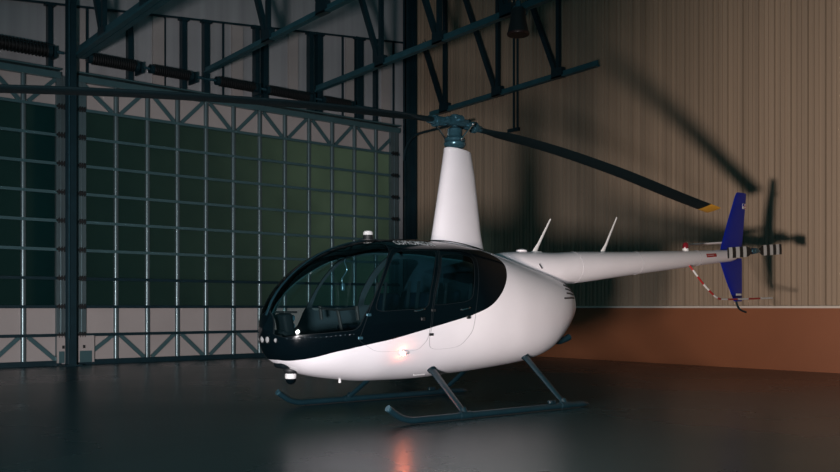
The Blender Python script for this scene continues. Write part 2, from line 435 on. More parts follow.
# hanging lamp
lp = empty('hanging_lamp', (11.42, 10.85, 5.88), 0, 'black bell-shaped lamp hanging beside a teal truss', 'lamp')
b = nb(); lathe(b, [(.0, .46), (.11, .46), (.13, .42), (.14, .25), (.18, .08), (.19, 0), (.175, 0), (.165, .08), (.12, .25), (0, .26)]); obj('lamp_shade', b, M['dark'], lp, True)
b = nb(); lathe(b, [(.188, -.012), (.196, .0), (.196, .03), (.188, .035)]); obj('rim', b, mat('dark_red_rim', (.03, .008, .006), .5), lp, True)
b = nb(); lathe(b, [(0, .58), (.05, .58), (.06, .46), (0, .46)]); obj('socket', b, M['hub'], lp, True)
b = nb(); tube(b, bez([(0, 0, .58), (.05, .02, .7), (-.06, 0, .82), (.02, 0, 1.0), (0, 0, 1.8)]), .012, 6); obj('cord', b, M['hub'], lp, True)
b = nb(); tube(b, bez([(.13, 0, .35), (.22, 0, .42), (.20, 0, .6), (.05, 0, .75)]), .012, 6); obj('hook', b, M['hub'], lp, True)

# ------------------------------------------------------------------ HELICOPTER
# local frame: +x aft, +y starboard, +z up, origin on the floor under the rotor mast
HX, HY_, HR = 6.834, 7.475, math.radians(-1.7)
heli = empty('helicopter', (HX, HY_, 0), HR, 'white four-seat helicopter with black cabin top parked on the hangar floor', 'helicopter')

A0, A1, NE = -2.44, 1.92, .86
f_t = pchip([-2.44,-2.41,-2.35,-2.2,-2.0,-1.8,-1.6,-1.4,-1.1,-.7,-.3,.2,.6,1.0,1.4,1.7,1.84,1.92], [.90,1.00,1.15,1.35,1.52,1.64,1.72,1.775,1.82,1.84,1.835,1.78,1.70,1.61,1.52,1.42,1.32,1.16])
f_b = pchip([-2.44,-2.41,-2.35,-2.2,-2.0,-1.7,-1.3,-.8,-.2,.5,1.0,1.3,1.5,1.7,1.84,1.92], [.90,.76,.62,.52,.44,.385,.345,.34,.37,.42,.475,.55,.66,.82,.96,1.16])
f_w = pchip([-2.44,-2.41,-2.35,-2.2,-2.0,-1.7,-1.3,-.8,-.2,.4,.9,1.3,1.6,1.75,1.86,1.92], [0,.13,.25,.38,.49,.575,.63,.64,.64,.60,.52,.42,.31,.23,.15,0])
def a_of(q): return A0+(A1-A0)*(1-math.cos(PI*q))/2
def q_of(a): return math.acos(max(-1, min(1, 1-2*(a-A0)/(A1-A0))))/PI
def surf(q, T):
    a = a_of(q); t, b, w = f_t(a), f_b(a), f_w(a); zm = b+(t-b)*.45
    c, s = max(0, math.cos(T)), math.sin(T)
    y = w*c**NE; z = zm+(t-zm if s > 0 else zm-b)*math.copysign(abs(s)**NE, s)
    return Vector((a, -y, z))           # port side
def normal(q, T):
    q = min(max(q, .012), .988); T = min(max(T, -PI/2+.03), PI/2-.03); e = .004
    n = (surf(q+e, T)-surf(q-e, T)).cross(surf(q, T+e)-surf(q, T-e)).normalized()
    if n.y > 0: n = -n
    if abs(T) > PI/2-.05: n.y = 0; n.normalize()
    if q <= .0121: n = Vector((-1, 0, 0))
    return n
SC = 3.4
def P2(a, T): return Vector((q_of(a)*SC, T))
def rounded(pts, r=.06, n=4):
    """pts in (a,T) -> rounded corner polygon in the (q,T) plane"""
    V = [P2(*p) for p in pts]; out = []; N = len(V)
    for i in range(N):
        p, c, nx = V[i-1], V[i], V[(i+1) % N]
        d1 = p-c; d2 = nx-c; k1 = min(r, d1.length*.42); k2 = min(r, d2.length*.42)
        A = c+d1.normalized()*k1; B = c+d2.normalized()*k2
        for k in range(n+1):
            t = k/n; out.append((1-t)**2*A+2*t*(1-t)*c+t*t*B)
    res = []
    for i in range(len(out)):
        p, q = out[i], out[(i+1) % len(out)]
        m = max(1, int((q-p).length/.05))
        for k in range(m): res.append(p+(q-p)*k/m)
    return res
def area(P): return sum(P[i].x*P[(i+1) % len(P)].y-P[(i+1) % len(P)].x*P[i].y for i in range(len(P)))/2
def offset(P, d):
    """grow by d (plane units)"""
    sg = 1 if area(P) > 0 else -1; out = []; N = len(P)
    for i in range(N):
        t = (P[(i+1) % N]-P[i-1]).normalized(); out.append(P[i]+Vector((t.y, -t.x))*sg*d)
    return out
def inside(P, p):
    r = False; j = len(P)-1
    for i in range(len(P)):
        if (P[i].y > p.y) != (P[j].y > p.y) and p.x < (P[j].x-P[i].x)*(p.y-P[i].y)/(P[j].y-P[i].y)+P[i].x: r = not r
        j = i
    return r

def Tof(a, s):          # parameter on the upper half where |y| = s
    w = f_w(a); return math.acos(min(1, (s/w)**(1/NE)))
ws = [(-2.405, -.10), (-2.36, -.11), (-2.236, -.08), (-1.99, -.09), (-1.74, -.10), (-1.68, .0), (-1.575, .18), (-1.47, .397), (-1.32, .736), (-1.215, .97), (-1.19, 1.2)]
ws += [(a, Tof(a, .028)) for a in (-1.2, -1.5, -1.8, -2.1, -2.25, -2.34, -2.385)]
w2 = [(-1.545, .075), (-1.458, .337), (-1.337, .596), (-1.187, .872), (-1.10, .93), (-.613, .94), (-.711, .694), (-.87, .25), (-.905, .065)]
w3 = [(-.56, .868), (-.20, .872), (-.155, .78), (-.23, .45), (-.31, .14), (-.81, .10), (-.83, .13), (-.698, .48)]
fd = [(-1.70, -.26), (-1.655, -.05), (-1.54, .23), (-1.42, .50), (-1.28, .80), (-1.175, .99), (-1.11, 1.02), (-.574, 1.02), (-.655, .72), (-.82, .25), (-.862, .05), (-.90, -.30), (-1.0, -.47), (-1.5, -.46)]
rd = [(-.546, 1.02), (-.16, 1.0), (-.09, .84), (-.16, .50), (-.25, .10), (-.30, -.22), (-.45, -.46), (-.83, -.47), (-.873, -.30), (-.835, .05), (-.793, .25), (-.628, .72)]
REG = {'windshield': rounded(ws, .05), 'front_door_window': rounded(w2, .07), 'rear_door_window': rounded(w3, .07), 'front_door': rounded(fd, .05), 'rear_door': rounded(rd, .07)}
GAP = {k: offset(v, .0045) for k, v in REG.items()}
blk = [(-2.33, -1.571), (-2.315, -1.25), (-2.235, -.93), (-2.11, -.675), (-1.962, -.501), (-1.778, -.407), (-1.525, -.313), (-1.248, -.236), (-1.005, -.166), (-.751, -.096), (-.481, -.033), (-.198, .023), (-.016, .1), (.12, .222), (.227, .379), (.307, .568), (.36, .802), (.346, .963), (.27, 1.11), (.12, 1.23), (-.15, 1.30), (-.38, 1.38), (-.50, 1.571)]
bl2 = bez([P2(*p) for p in blk], 5)
BLK = [Vector((0, 1.575))] + [Vector((0, -1.575))] + [Vector((v.x, v.y)) for v in bl2]
BLK[2].y = -1.575; BLK[-1].y = 1.575

def build_side():
    verts = []; edges = []
    def add(P, closed=True):
        n0 = len(verts); verts.extend(P)
        for i in range(len(P)-(0 if closed else 1)): edges.append((n0+i, n0+(i+1) % len(P)))
    H = PI/2
    for k in REG: add(REG[k]); add(GAP[k])
    line = [Vector((v.x, max(-H, min(H, v.y)))) for v in BLK[2:]]; line[0].y = -H; line[-1].y = H
    add(line, False)
    cons = list(verts)
    add([Vector((0, -H)), Vector((SC, -H)), Vector((SC, H)), Vector((0, H))])
    from mathutils.kdtree import KDTree
    kd = KDTree(len(cons))
    for i, c in enumerate(cons): kd.insert((c.x, c.y, 0), i)
    kd.balance()
    NX, NY = 96, 64
    for i in range(NX+1):
        for j in range(NY+1):
            p = Vector((SC*i/NX, -H+PI*j/NY))
            border = i in (0, NX) or j in (0, NY)
            if border or kd.find((p.x, p.y, 0))[2] > .018: verts.append(p)
    V, E, Fc, *_ = delaunay_2d_cdt(verts, edges, [], 0, 1e-5)
    out = {}
    for f in Fc:
        c = (V[f[0]]+V[f[1]]+V[f[2]])/3
        part = 'fuselage'; mi = 0 if not inside(BLK, c) else 1
        if inside(GAP['windshield'], c): part = 'windshield' if inside(REG['windshield'], c) else 'fuselage'; mi = mi if part == 'windshield' else 2
        for d in ('front', 'rear'):
            if inside(GAP[d+'_door'], c):
                part = d+'_door'
                if not inside(REG[d+'_door'], c): part = 'fuselage'; mi = 3 if mi == 0 else 2
                elif inside(GAP[d+'_door_window'], c):
                    if inside(REG[d+'_door_window'], c): part = d+'_door_window'; mi = 0
                    else: mi = 2
        out.setdefault(part, []).append((f, mi))
    return V, out
V, PARTS = build_side()
PN = {}
def surf_part(name, faces, mirror, mats, parent, th, both=False):
    vs = []; ns = []; fs = []; mis = []; idx = {}
    sides = (False, True) if both else (mirror,)
    for mir in sides:
        sgn = -1 if mir else 1
        loc = {}
        def vid(i, layer):
            k = (i, layer)
            if k not in loc:
                q, T = V[i].x/SC, V[i].y; p = surf(q, T); n_ = normal(q, T)
                p = p-n_*th*layer
                if abs(abs(T)-PI/2) < 1e-4: p.y = 0
                loc[k] = len(vs); vs.append((p.x, p.y*sgn, p.z)); nn = n_ if layer == 0 else -n_; ns.append((nn.x, nn.y*sgn, nn.z))
            return loc[k]
        ec = {}
        for f, mi in faces:
            for k in range(3):
                e = (f[k], f[(k+1) % 3]); ec[tuple(sorted(e))] = ec.get(tuple(sorted(e)), 0)+1
        # orientation of a plane triangle (ccw) vs port surface normal
        for f, mi in faces:
            a, b_, c_ = f
            if mir: a, c_ = c_, a
            fs.append((vid(a, 0), vid(b_, 0), vid(c_, 0))); mis.append(mi)
            fs.append((vid(c_, 1), vid(b_, 1), vid(a, 1))); mis.append(4 if len(mats) > 4 else mi)
            for k in range(3):
                e = (f[k], f[(k+1) % 3])
                if len(mats) > 2 and ec[tuple(sorted(e))] == 1 and abs(abs(V[e[0]].y)-PI/2) > 1e-4:
                    fs.append((vid(e[0], 0), vid(e[1], 0), vid(e[1], 1), vid(e[0], 1))); mis.append(2 if len(mats) > 2 else mi)
    me = bpy.data.meshes.new(name); me.from_pydata(vs, [], fs)
    for m in mats: me.materials.append(m)
    for p, mi in zip(me.polygons, mis): p.material_index = mi; p.use_smooth = True
    me.normals_split_custom_set_from_vertices(ns)
    # check orientation, fix with one global flip if needed
    o = bpy.data.objects.new(name, me); COL.objects.link(o); o.parent = parent
    return o
PM = [M['white'], M['black'], M['seal'], M['seam'], mat('cabin_lining', (.018, .034, .042), .6)]
fus = surf_part('fuselage', PARTS['fuselage'], False, PM, heli, .014, both=True)
for mir in (False, True):
    sd = 'far' if mir else 'near'
    surf_part('windshield', PARTS['windshield'], mir, [M['glass'], M['glass']], heli, .004)
    for d in ('front', 'rear'):
        door = surf_part('cabin_door', PARTS[d+'_door'], mir, PM, heli, .014)
        surf_part('door_window', PARTS[d+'_door_window'], mir, [M['dglass']], door, .004)
        # handle: recess bow lying on the skin at the aft lower corner of the window
        a0 = -1.01 if d == 'front' else -.40
        sg = 1 if mir else -1
        p = surf(q_of(a0), .03); p.y *= -sg
        b = nb(); off = .02*sg
        tube(b, bez([(p.x-.07, p.y, p.z+.02), (p.x-.05, p.y+off, p.z+.02), (p.x+.03, p.y+off*1.2, p.z+.035), (p.x+.06, p.y, p.z+.045)], 4), .009, 8)
        obj('door_handle', b, M['chrome'], door, True)
        b = nb(); rbox(b, (p.x+.03, p.y+.01*sg, p.z-.06), (.05, .02, .035), .008); obj('door_latch', b, M['dark'], door)
        # hinges on the leading edge
        for T in (-.22, .05):
            a = {('front', -.22): -1.69, ('front', .05): -1.61, ('rear', -.22): -.86, ('rear', .05): -.84}[(d, T)]
            p = surf(q_of(a), T); n_ = normal(q_of(a), T); p = p+n_*.006; p.y *= -sg
            b = nb(); rbox(b, p, (.055, .014, .028), .006); obj('hinge', b, M['hub'] if d == 'front' else M['dark'], door)

# centre post cover and windshield rivet strip
b = nb(); pts = []; 
for i in range(22):
    q = q_of(-2.40+(1.2)*i/21); p = surf(q, PI/2); p.y = 0; n_ = normal(q, PI/2); pts.append(p+n_*.004)
tube(b, pts, .022, 8, sq=(.35, 1)); obj('centre_post', b, M['teal_steel'], heli, True)
b = nb()
for sg in (-1, 1):
    for i in range(14):
        t = i/13; a = -2.33+.57*t; p = surf(q_of(a), -.155); p.y *= -sg
        rbox(b, p+Vector((0, sg*.003, 0)), (.014, .012, .012), .004, seg=1)
o = obj('rivet_row', b, M['chrome'], heli, True); o['kind'] = 'stuff'

# nose landing lights
for sg, dy in ((-1, .05), (1, .05), (-1, .145), (1, .145)):
    a = -2.385 if dy < .1 else -2.355
    b = nb(); tube(b, [(a-.035, sg*dy, .80), (a-.03, sg*dy, .80), (a+.03, sg*dy, .80)], [.030, .042, .046], 18); l = obj('landing_light', b, M['dark'], heli, True)
    b = nb(); tube(b, [(a-.043, sg*dy, .80), (a-.034, sg*dy, .80)], [.012, .034], 18); obj('lens', b, M['lens'], l, True)

# interior -----------------------------------------------------------------
b = nb(); box(b, -1.85, .22, -.36, .36, .545, .575); obj('cabin_floor', b, M['cabin'], heli)
b = nb(); box(b, .18, .20, -.42, .42, .60, 1.50); obj('rear_bulkhead', b, M['cabin'], heli)
def seat(a, s, hb):
    st = empty('seat_root', (a, s, 0)); st.parent = heli
    R = Matrix.Rotation(math.radians(14), 3, 'Y')
    bm_ = nb(); rbox(bm_, (0, 0, .72), (.46, .40, .28), .05); 
    o = obj('seat', bm_, M['seat'], heli, True); o.location = (a, s, 0)
    bm_ = nb(); rbox(bm_, (.26, 0, 1.0+hb/2), (.10, .42, .42+hb), .045, R); k = obj('backrest', bm_, M['seat'], o, True)
    bm_ = nb(); rbox(bm_, (-.01, 0, .885), (.44, .40, .07), .03); obj('cushion', bm_, mat('seat_cushion_blue', (.003, .009, .016), .8, spec=.08), o, True)
    bm_ = nb(); bar(bm_, (.18, .08, .9), (.24, .08, 1.38), .045, .01, (1, 0, 0)); bar(bm_, (.18, -.08, .9), (.24, -.08, 1.38), .045, .01, (1, 0, 0)); obj('harness', bm_, M['dark'], o)
    bpy.data.objects.remove(st)
for s in (-.29, .29): seat(-1.05, s, .06); seat(-.18, s, .10)
b = nb(); rbox(b, (-2.20, 0, .70), (.16, .20, .38), .04); rbox(b, (-2.20, 0, .95), (.11, .20, .20), .03, Matrix.Rotation(math.radians(-12), 3, 'Y'))
con = obj('instrument_console', b, M['cabin'], heli, True)
for i, (y, z) in enumerate([(-.045, 1.0), (.045, 1.0), (-.045, .92), (.045, .92)]):
    b = nb(); tube(b, [(-2.150, y, z), (-2.128, y, z-.003)], [.036, .034], 16); obj('gauge', b, M['hub'], con, True)
b = nb(); rbox(b, (-2.19, 0, 1.06), (.15, .22, .02), .009); obj('glare_shield', b, M['dark'], con, True)
b = nb(); tube(b, bez([(-1.50, 0, .50), (-1.52, 0, .8), (-1.58, 0, 1.08)]), .018, 8); tube(b, [(-1.58, -.34, 1.10), (-1.58, 0, 1.08), (-1.58, .34, 1.10)], .014, 8)
for s in (-.34, .34): tube(b, [(-1.58, s, 1.12), (-1.56, s, .98)], .018, 8)
obj('cyclic_stick', b, M['dark'], heli, True)
for s in (-.10, -.26, .10, .26):
    b = nb(); tube(b, bez([(-1.80, s, .50), (-1.84, s, .62), (-1.92, s, .70)]), .012, 6); box(b, -1.93, -1.91, s-.04, s+.04, .66, .76); obj('pedal', b, M['hub'], heli)
# compass and headset cord on the centre post
b = nb(); rbox(b, (-1.93, 0, 1.47), (.06, .055, .06), .012); obj('compass', b, M['stripew'], heli, True)
b = nb(); tube(b, bez([(-1.32, .1, 1.72), (-1.4, .14, 1.6), (-1.36, .16, 1.50), (-1.42, .16, 1.40), (-1.40, .16, 1.34)], 6), .006, 6); rbox(b, (-1.41, .16, 1.32), (.035, .035, .08), .01); obj('headset_cord', b, M['hub'], heli, True)

# roof strobe
b = nb(); lathe(b, [(.10, 0), (.10, .01), (.055, .015), (.052, .06), (0, .06)], (-1.20, 0, 1.805)); st = obj('roof_strobe', b, M['dark'], heli, True)
b = nb(); lathe(b, [(.052, .06), (.052, .085), (.040, .10), (0, .103)], (-1.20, 0, 1.805)); obj('lens', b, M['lens'] if 0 else M['stripew'], st, True)

# belly camera ball
b = nb(); lathe(b, [(.0, .03), (.06, .03), (.075, 0), (.075, -.012), (.056, -.035), (0, -.035)], (-2.13, 0, .492)); ct = obj('camera_mount', b, M['dark'], heli, True)
b = nb(); lathe(b, [(.050, -.035), (.056, -.045), (.056, -.072), (.052, -.085)], (-2.13, 0, .492)); obj('collar', b, M['stripew'], ct, True)
b = nb(); lathe(b, [(.056, -.085)] + [(.054*math.cos(t), -.09-.054*math.sin(t)) for t in (0, .3, .6, .9, 1.2, 1.4)] + [(0, -.144)], (-2.13, 0, .492)); obj('ball', b, M['black'], ct, True)

# nav lights, sumps, steps
for sg in (-1, 1):
    p = surf(q_of(-1.187), -.487); n_ = normal(q_of(-1.187), -.487); 
    if sg > 0: p.y = -p.y; n_ = Vector((n_.x, -n_.y, n_.z))
    b = nb(); d = Vector((1, 0, 0)); tube(b, [p-d*.03, p-d*.02+n_*.01, p+d*.05+n_*.012, p+d*.09], [.012, .026, .022, .006], 12); nl = obj('navigation_light', b, M['white'], heli, True)
    b = nb(); bmesh.ops.create_uvsphere(b, u_segments=14, v_segments=8, radius=.020, matrix=Matrix.Translation(p+n_*.030-d*.005)); obj('lens', b, M['nav'] if sg < 0 else M['navg'], nl, True)
b = nb(); tube(b, [(-.58, -.33, .46), (-.58, -.33, .395)], [.022, .028], 12); obj('drain_sump', b, M['stripew'], heli, True)
b = nb(); rbox(b, (-.76, -.30, .40), (.16, .03, .018), .006); obj('step_plate', b, M['stripew'], heli, True)
b = nb(); tube(b, [(-1.62, -.10, .385), (-1.62, -.10, .345)], [.012, .016], 10); obj('drain_plug', b, M['stripew'], heli, True)
b = nb(); tube(b, bez([(1.45, -.12, .72), (1.56, -.13, .69), (1.66, -.14, .71), (1.74, -.15, .74)], 4), .040, 16); obj('exhaust_pipe', b, M['gear'], heli, True)

# cooling louvres at the upper rear of the cowl
for i in range(4):
    b = nb(); pts = []
    T = .80-.15*i
    for k in range(9):
        a = (1.42 if i == 3 else 1.52)+(1.75-(1.42 if i == 3 else 1.52))*k/8; p = surf(q_of(a), T); n_ = normal(q_of(a), T); pts.append(p+n_*.002)
    tube(b, pts, .010, 6, sq=(1, .6)); obj('louvre', b, M['dark'], heli, True)

# tail boom ------------------------------------------------------------------
bs = [(.45, 1.585, .10, .10), (.7, 1.585, .165, .18), (1.0, 1.585, .19, .215), (1.5, 1.578, .205, .215), (2.0, 1.612, .20, .20), (2.9, 1.68, .166, .166), (4.0, 1.768, .132, .132), (5.2, 1.865, .096, .096), (5.52, 1.89, .088, .088), (5.60, 1.897, .075, .075), (5.63, 1.90, .04, .04)]
fz = pchip([x[0] for x in bs], [x[1] for x in bs]); frz = pchip([x[0] for x in bs], [x[2] for x in bs]); fry = pchip([x[0] for x in bs], [x[3] for x in bs])
b = nb(); rings = []
xs = [.45+(5.63-.45)*i/80 for i in range(79)]+[5.58, 5.61, 5.63]; xs = sorted(set(xs))
for x in xs: rings.append([b.verts.new((x, fry(x)*math.cos(2*PI*k/40), fz(x)+frz(x)*math.sin(2*PI*k/40))) for k in range(40)])
for i in range(len(rings)-1):
    for k in range(40): b.faces.new((rings[i][k], rings[i+1][k], rings[i+1][(k+1) % 40], rings[i][(k+1) % 40]))
b.faces.new(rings[-1]); boom = obj('tail_boom', b, M['white'], heli, True)
# circumferential joints
for x in (1.95, 3.2, 4.6):
    b = nb(); rr = [Vector((x, fry(x)*1.002*math.cos(2*PI*k/40), fz(x)+frz(x)*1.002*math.sin(2*PI*k/40))) for k in range(41)]
    tube(b, rr, .003, 4, cap=False); obj('seam', b, M['seam'], boom)
# cowl seam running down from the mast to the boom root
b = nb(); sp = []
for (a, T) in ((.30, 1.15), (.6, 1.12), (.844, 1.10), (1.0, 1.08), (1.2, 1.02), (1.4, .98), (1.6, .93), (1.74, .86)):
    p = surf(q_of(a), T); sp.append(p+normal(q_of(a), T)*.001)
tube(b, bez(sp, 4), .005, 5); obj('cowl_seam', b, M['seam'], fus)
b = nb(); pts = [(1.18+.05*k/3, -fry(1.2)*math.cos(.25+.0*k), fz(1.2)+.09-.035*k) for k in range(4)]
tube(b, [(1.14, -.218, 1.625), (1.18, -.226, 1.57)], .007, 6); obj('vent_slot', b, M['dark'], boom)
b = nb(); lathe(b, [(.07, 0), (.065, .02), (.03, .035), (0, .037)], (1.06, 0, 1.775)); obj('fuel_cap', b, M['white'], boom, True)
# whip antennas
for a0, a1, z0, z1 in ((1.30, 1.565, 1.775, 2.20), (2.56, 2.84, 1.815, 2.30)):
    b = nb(); tube(b, [(a0-.02, 0, z0-.02), (a0, 0, z0+.03), (a0+.05, 0, z0+.10), (a1, 0, z1)], [.05, .035, .022, .012], 8, sq=(.45, 1), ref=(0, 1, 0)); an = obj('antenna', b, M['stripew'], boom, True)
    b = nb(); rbox(b, (a0+.01, 0, z0+.005), (.14, .07, .02), .008); obj('antenna_base', b, M['stripew'], an, True)
# red beacon on the boom
b = nb(); lathe(b, [(.045, 0), (.045, .04), (.03, .045), (0, .045)], (4.37, 0, fz(4.37)+frz(4.37)-.01)); bc = obj('beacon', b, M['stripew'], boom, True)
b = nb(); lathe(b, [(.042, .045), (.045, .06), (.043, .10), (.028, .125), (0, .13)], (4.37, 0, fz(4.37)+frz(4.37)-.01)); obj('beacon_lens', b, M['redlens'], bc, True)
# red placard on the boom's port side
x0, x1 = 4.73, 4.99
def boom_patch(x0, x1, t0, t1, lift):
    b = nb(); g = []
    for i in range(9):
        x = x0+(x1-x0)*i/8; g.append([b.verts.new((x, -(fry(x)+lift)*math.cos(t0+(t1-t0)*k/5), fz(x)+(frz(x)+lift)*math.sin(t0+(t1-t0)*k/5))) for k in range(6)])
    for i in range(8):
        for k in range(5): b.faces.new((g[i][k], g[i+1][k], g[i+1][k+1], g[i][k+1]))
    return b
o = obj('danger_placard', boom_patch(x0, x1, .02, .52, .002), M['red'], boom)
b = boom_patch(x0+.02, x1-.07, .24, .30, .0035); obj('placard_lettering', b, M['stripew'], o)

# fins -------------------------------------------------------------------------
def fin(name, prof, y, th):
    """prof: list of (z, x_lead, x_trail); airfoil sections"""
    b = nb(); rings = []
    for z, xl, xt in prof:
        c = xt-xl; ring = []
        for s in (1, -1):
            rg = range(0, 11) if s > 0 else range(9, 0, -1)
            for k in rg:
                u = (1-math.cos(PI*k/10))/2; t = th*2.6*(.2969*math.sqrt(u)-.126*u-.3516*u*u+.2843*u**3-.1015*u**4)/.52
                ring.append(b.verts.new((xl+c*u, y+s*t/2*1.0, z)))
        rings.append(ring)
    N = len(rings[0])
    for i in range(len(rings)-1):
        for k in range(N): b.faces.new((rings[i][k], rings[i][(k+1) % N], rings[i+1][(k+1) % N], rings[i+1][k]))
    b.faces.new(rings[0][::-1]); b.faces.new(rings[-1])
    return obj(name, b, M['blue'], heli, True)
uf = fin('upper_fin', [(1.90, 5.26, 5.86), (2.05, 5.31, 5.87), (2.4, 5.47, 5.92), (2.8, 5.67, 5.98), (2.855, 5.71, 5.985), (2.87, 5.74, 5.97)], .03, .05)
lf = fin('lower_fin', [(1.195, 5.66, 5.86), (1.21, 5.64, 5.87), (1.5, 5.44, 5.87), (1.78, 5.28, 5.87), (1.86, 5.25, 5.86)], .03, .05)
def sticker(x0, x1, z0, z1, y, m, parent, name):
    b = nb(); box(b, x0, x1, y-.002, y+.002, z0, z1); return obj(name, b, m, parent)
fl = sticker(5.83, 5.93, 2.62, 2.70, -.0, M['stripew'], uf, 'flag_sticker')
sticker(5.835, 5.87, 2.66, 2.695, -.003, M['blue'], fl, 'flag_canton'); 
for k in range(3): sticker(5.872, 5.928, 2.625+.026*k, 2.635+.026*k, -.003, M['red'], fl, 'flag_stripe')
o = sticker(5.66, 5.80, 1.285, 1.315, -.0, M['stripew'], lf, 'label_sticker')
# horizontal stabiliser on the starboard side
b = nb(); rings = []
for y in (.05, .70):
    ring = []
    for s in (1, -1):
        for k in (range(0, 9) if s > 0 else range(7, 0, -1)):
            u = (1-math.cos(PI*k/8))/2; t = .036*math.sqrt(max(u, 0))*(1-u)*2.2
            ring.append(b.verts.new((5.33+.34*u, y, 2.085+s*t/2)))
    rings.append(ring)
N = len(rings[0])
for k in range(N): b.faces.new((rings[0][k], rings[0][(k+1) % N], rings[1][(k+1) % N], rings[1][k]))
b.faces.new(rings[0][::-1]); b.faces.new(rings[1]); obj('horizontal_stabilizer', b, M['white'], heli, True)
# tail skid
b = nb(); tube(b, bez([(5.70, .03, 1.24), (5.74, .03, 1.14), (5.82, .03, 1.07), (5.98, .03, 1.03)], 6), .016, 8); obj('tail_skid', b, M['gear'], heli, True)
# gearbox and tail rotor on the port side
TR = Vector((5.76, -.26, 1.958))
b = nb(); tube(b, [(5.58, 0, 1.90), (5.66, 0, 1.93), (5.76, 0, 1.955)], [.07, .06, .065], 14); bmesh.ops.create_uvsphere(b, u_segments=16, v_segments=10, radius=.075, matrix=Matrix.Translation((5.77, -.01, 1.955))); tube(b, [(5.76, -.02, 1.958), (5.76, -.22, 1.958)], [.05, .03], 14)
gb = obj('tail_gearbox', b, M['hub'], heli, True)
b = nb(); tube(b, [TR+Vector((0, .06, 0)), TR+Vector((0, -.03, 0))], [.05, .04], 16); rbox(b, TR, (.22, .045, .05), .012)
for s in (-1, 1): tube(b, [TR+Vector((s*.09, .05, .03)), TR+Vector((s*.12, 0, 0))], .01, 6)
th = obj('tail_rotor_hub', b, M['hub'], heli, True)
tilt = math.radians(3)
for s in (-1, 1):
    b = nb(); L0, L1 = .10, .74; segs = [L0, .16, .22, .31, .40, .49, .58, .67, L1] if s > 0 else [L0, .16, .25, .34, .43, .53, .62, .71, L1]
    mi = [0, 0, 1, 0, 1, 0, 1, 0]; rings = []
    # duplicate rings so every stripe keeps its own colour
    for i in range(8):
        pair = []
        for r in (segs[i], segs[i+1]):
            ch = .06+.10*min(1, (r-.1)/.10)
            ring = []
            for k in range(16):
                a = 2*PI*k/16; ring.append(b.verts.new(TR+Vector((s*r, .006*math.sin(a)-.002, ch/2*math.cos(a)+.01-.012))))
            pair.append(ring)
        for k in range(16): b.faces.new((pair[0][k], pair[0][(k+1) % 16], pair[1][(k+1) % 16], pair[1][k])).material_index = mi[i]
        if i in (0, 7): b.faces.new(pair[0 if i == 0 else 1]).material_index = mi[i]
    bmesh.ops.transform(b, matrix=Matrix.Translation(TR) @ Matrix.Rotation(-math.radians(4.5), 4, 'Y') @ Matrix.Translation(-TR), verts=b.verts)
    obj('tail_rotor_blade', b, [M['dark'], M['stripew']], th, False)
# candy striped tail rotor guard
gp = bez([(4.35, -.08, 1.70), (4.42, -.12, 1.60), (4.57, -.16, 1.44), (4.73, -.18, 1.32), (4.88, -.18, 1.245), (5.05, -.17, 1.225), (5.45, -.15, 1.228), (5.9, -.15, 1.238), (6.42, -.15, 1.252)], 6)
b = nb(); tube(b, gp, .014, 8, midx=[(i//4) % 2 for i in range(len(gp))]); tg = obj('tail_rotor_guard', b, [M['red'], M['stripew']], heli, True)

# mast fairing ------------------------------------------------------------------
b = nb(); rings = []
mf = [(1.74, -.36, .44, .145), (1.87, -.325, .40, .132), (2.0, -.30, .375, .125), (2.3, -.245, .335, .115), (2.6, -.19, .29, .105), (2.85, -.145, .24, .095), (2.90, -.14, .23, .09), (2.91, -.12, .21, .075)]
for z, xl, xt, hw in mf:
    ring = []
    for k in range(32):
        a = 2*PI*k/32; c, s = math.cos(a), math.sin(a)
        x = (xl+xt)/2+(xt-xl)/2*c; y = hw*math.copysign(abs(s)**.9, s)*(1-.22*c)
        ring.append(b.verts.new((x, y, (f_t(x)-.022) if z < 1.8 else z+(-.03*(x-xl)/(xt-xl) if z > 2.8 else 0))))
    rings.append(ring)
for i in range(len(rings)-1):
    for k in range(32): b.faces.new((rings[i][k], rings[i][(k+1) % 32], rings[i+1][(k+1) % 32], rings[i+1][k]))
b.faces.new(rings[-1]); mfo = obj('mast_fairing', b, M['white'], heli, True)
# root fillet on roof (dark seam)
b = nb(); rr = []
for k in range(33):
    a = 2*PI*k/32; x = .055+.42*math.cos(a); y = .137*math.sin(a)*(1-.22*math.cos(a)); rr.append(Vector((x, y, min(f_t(x)+.006, 1.86))))
tube(b, rr, .008, 6, cap=False); obj('fairing_seal', b, M['seal'], mfo, True)

# mast, swashplate, hub ------------------------------------------------------------
mast = nb(); tube(mast, [(0, 0, 2.80), (0, 0, 3.16)], .034, 16); mo = obj('rotor_mast', mast, M['hub'], heli, True)
b = nb(); lathe(b, [(.05, 2.90), (.10, 2.91), (.125, 2.94), (.125, 2.965), (.10, 2.97), (.12, 2.985), (.12, 3.01), (.10, 3.03), (.085, 3.05), (.085, 3.12), (.06, 3.14), (.036, 3.15)]); sw = obj('swashplate', b, M['hub'], heli, True)
RB = math.radians(.8)    # rotor azimuth against the tail
def RV(r, s, z): return Vector((r*math.cos(RB)-s*math.sin(RB), r*math.sin(RB)+s*math.cos(RB), z))
b = nb()
rbox(b, (0, 0, 3.20), (.34, .13, .085), .02, Matrix.Rotation(RB, 3, 'Z'))
rbox(b, (0, 0, 3.25), (.12, .17, .05), .015, Matrix.Rotation(RB, 3, 'Z'))
tube(b, [RV(0, -.13, 3.22), RV(0, .13, 3.22)], .032, 12); lathe(b, [(.05, 3.26), (.045, 3.285), (0, 3.29)])
for s in (-1, 1): tube(b, [RV(s*.17, -.10, 3.18), RV(s*.17, .10, 3.18)], .028, 12)
hub = obj('rotor_hub', b, M['hub'], heli, True)
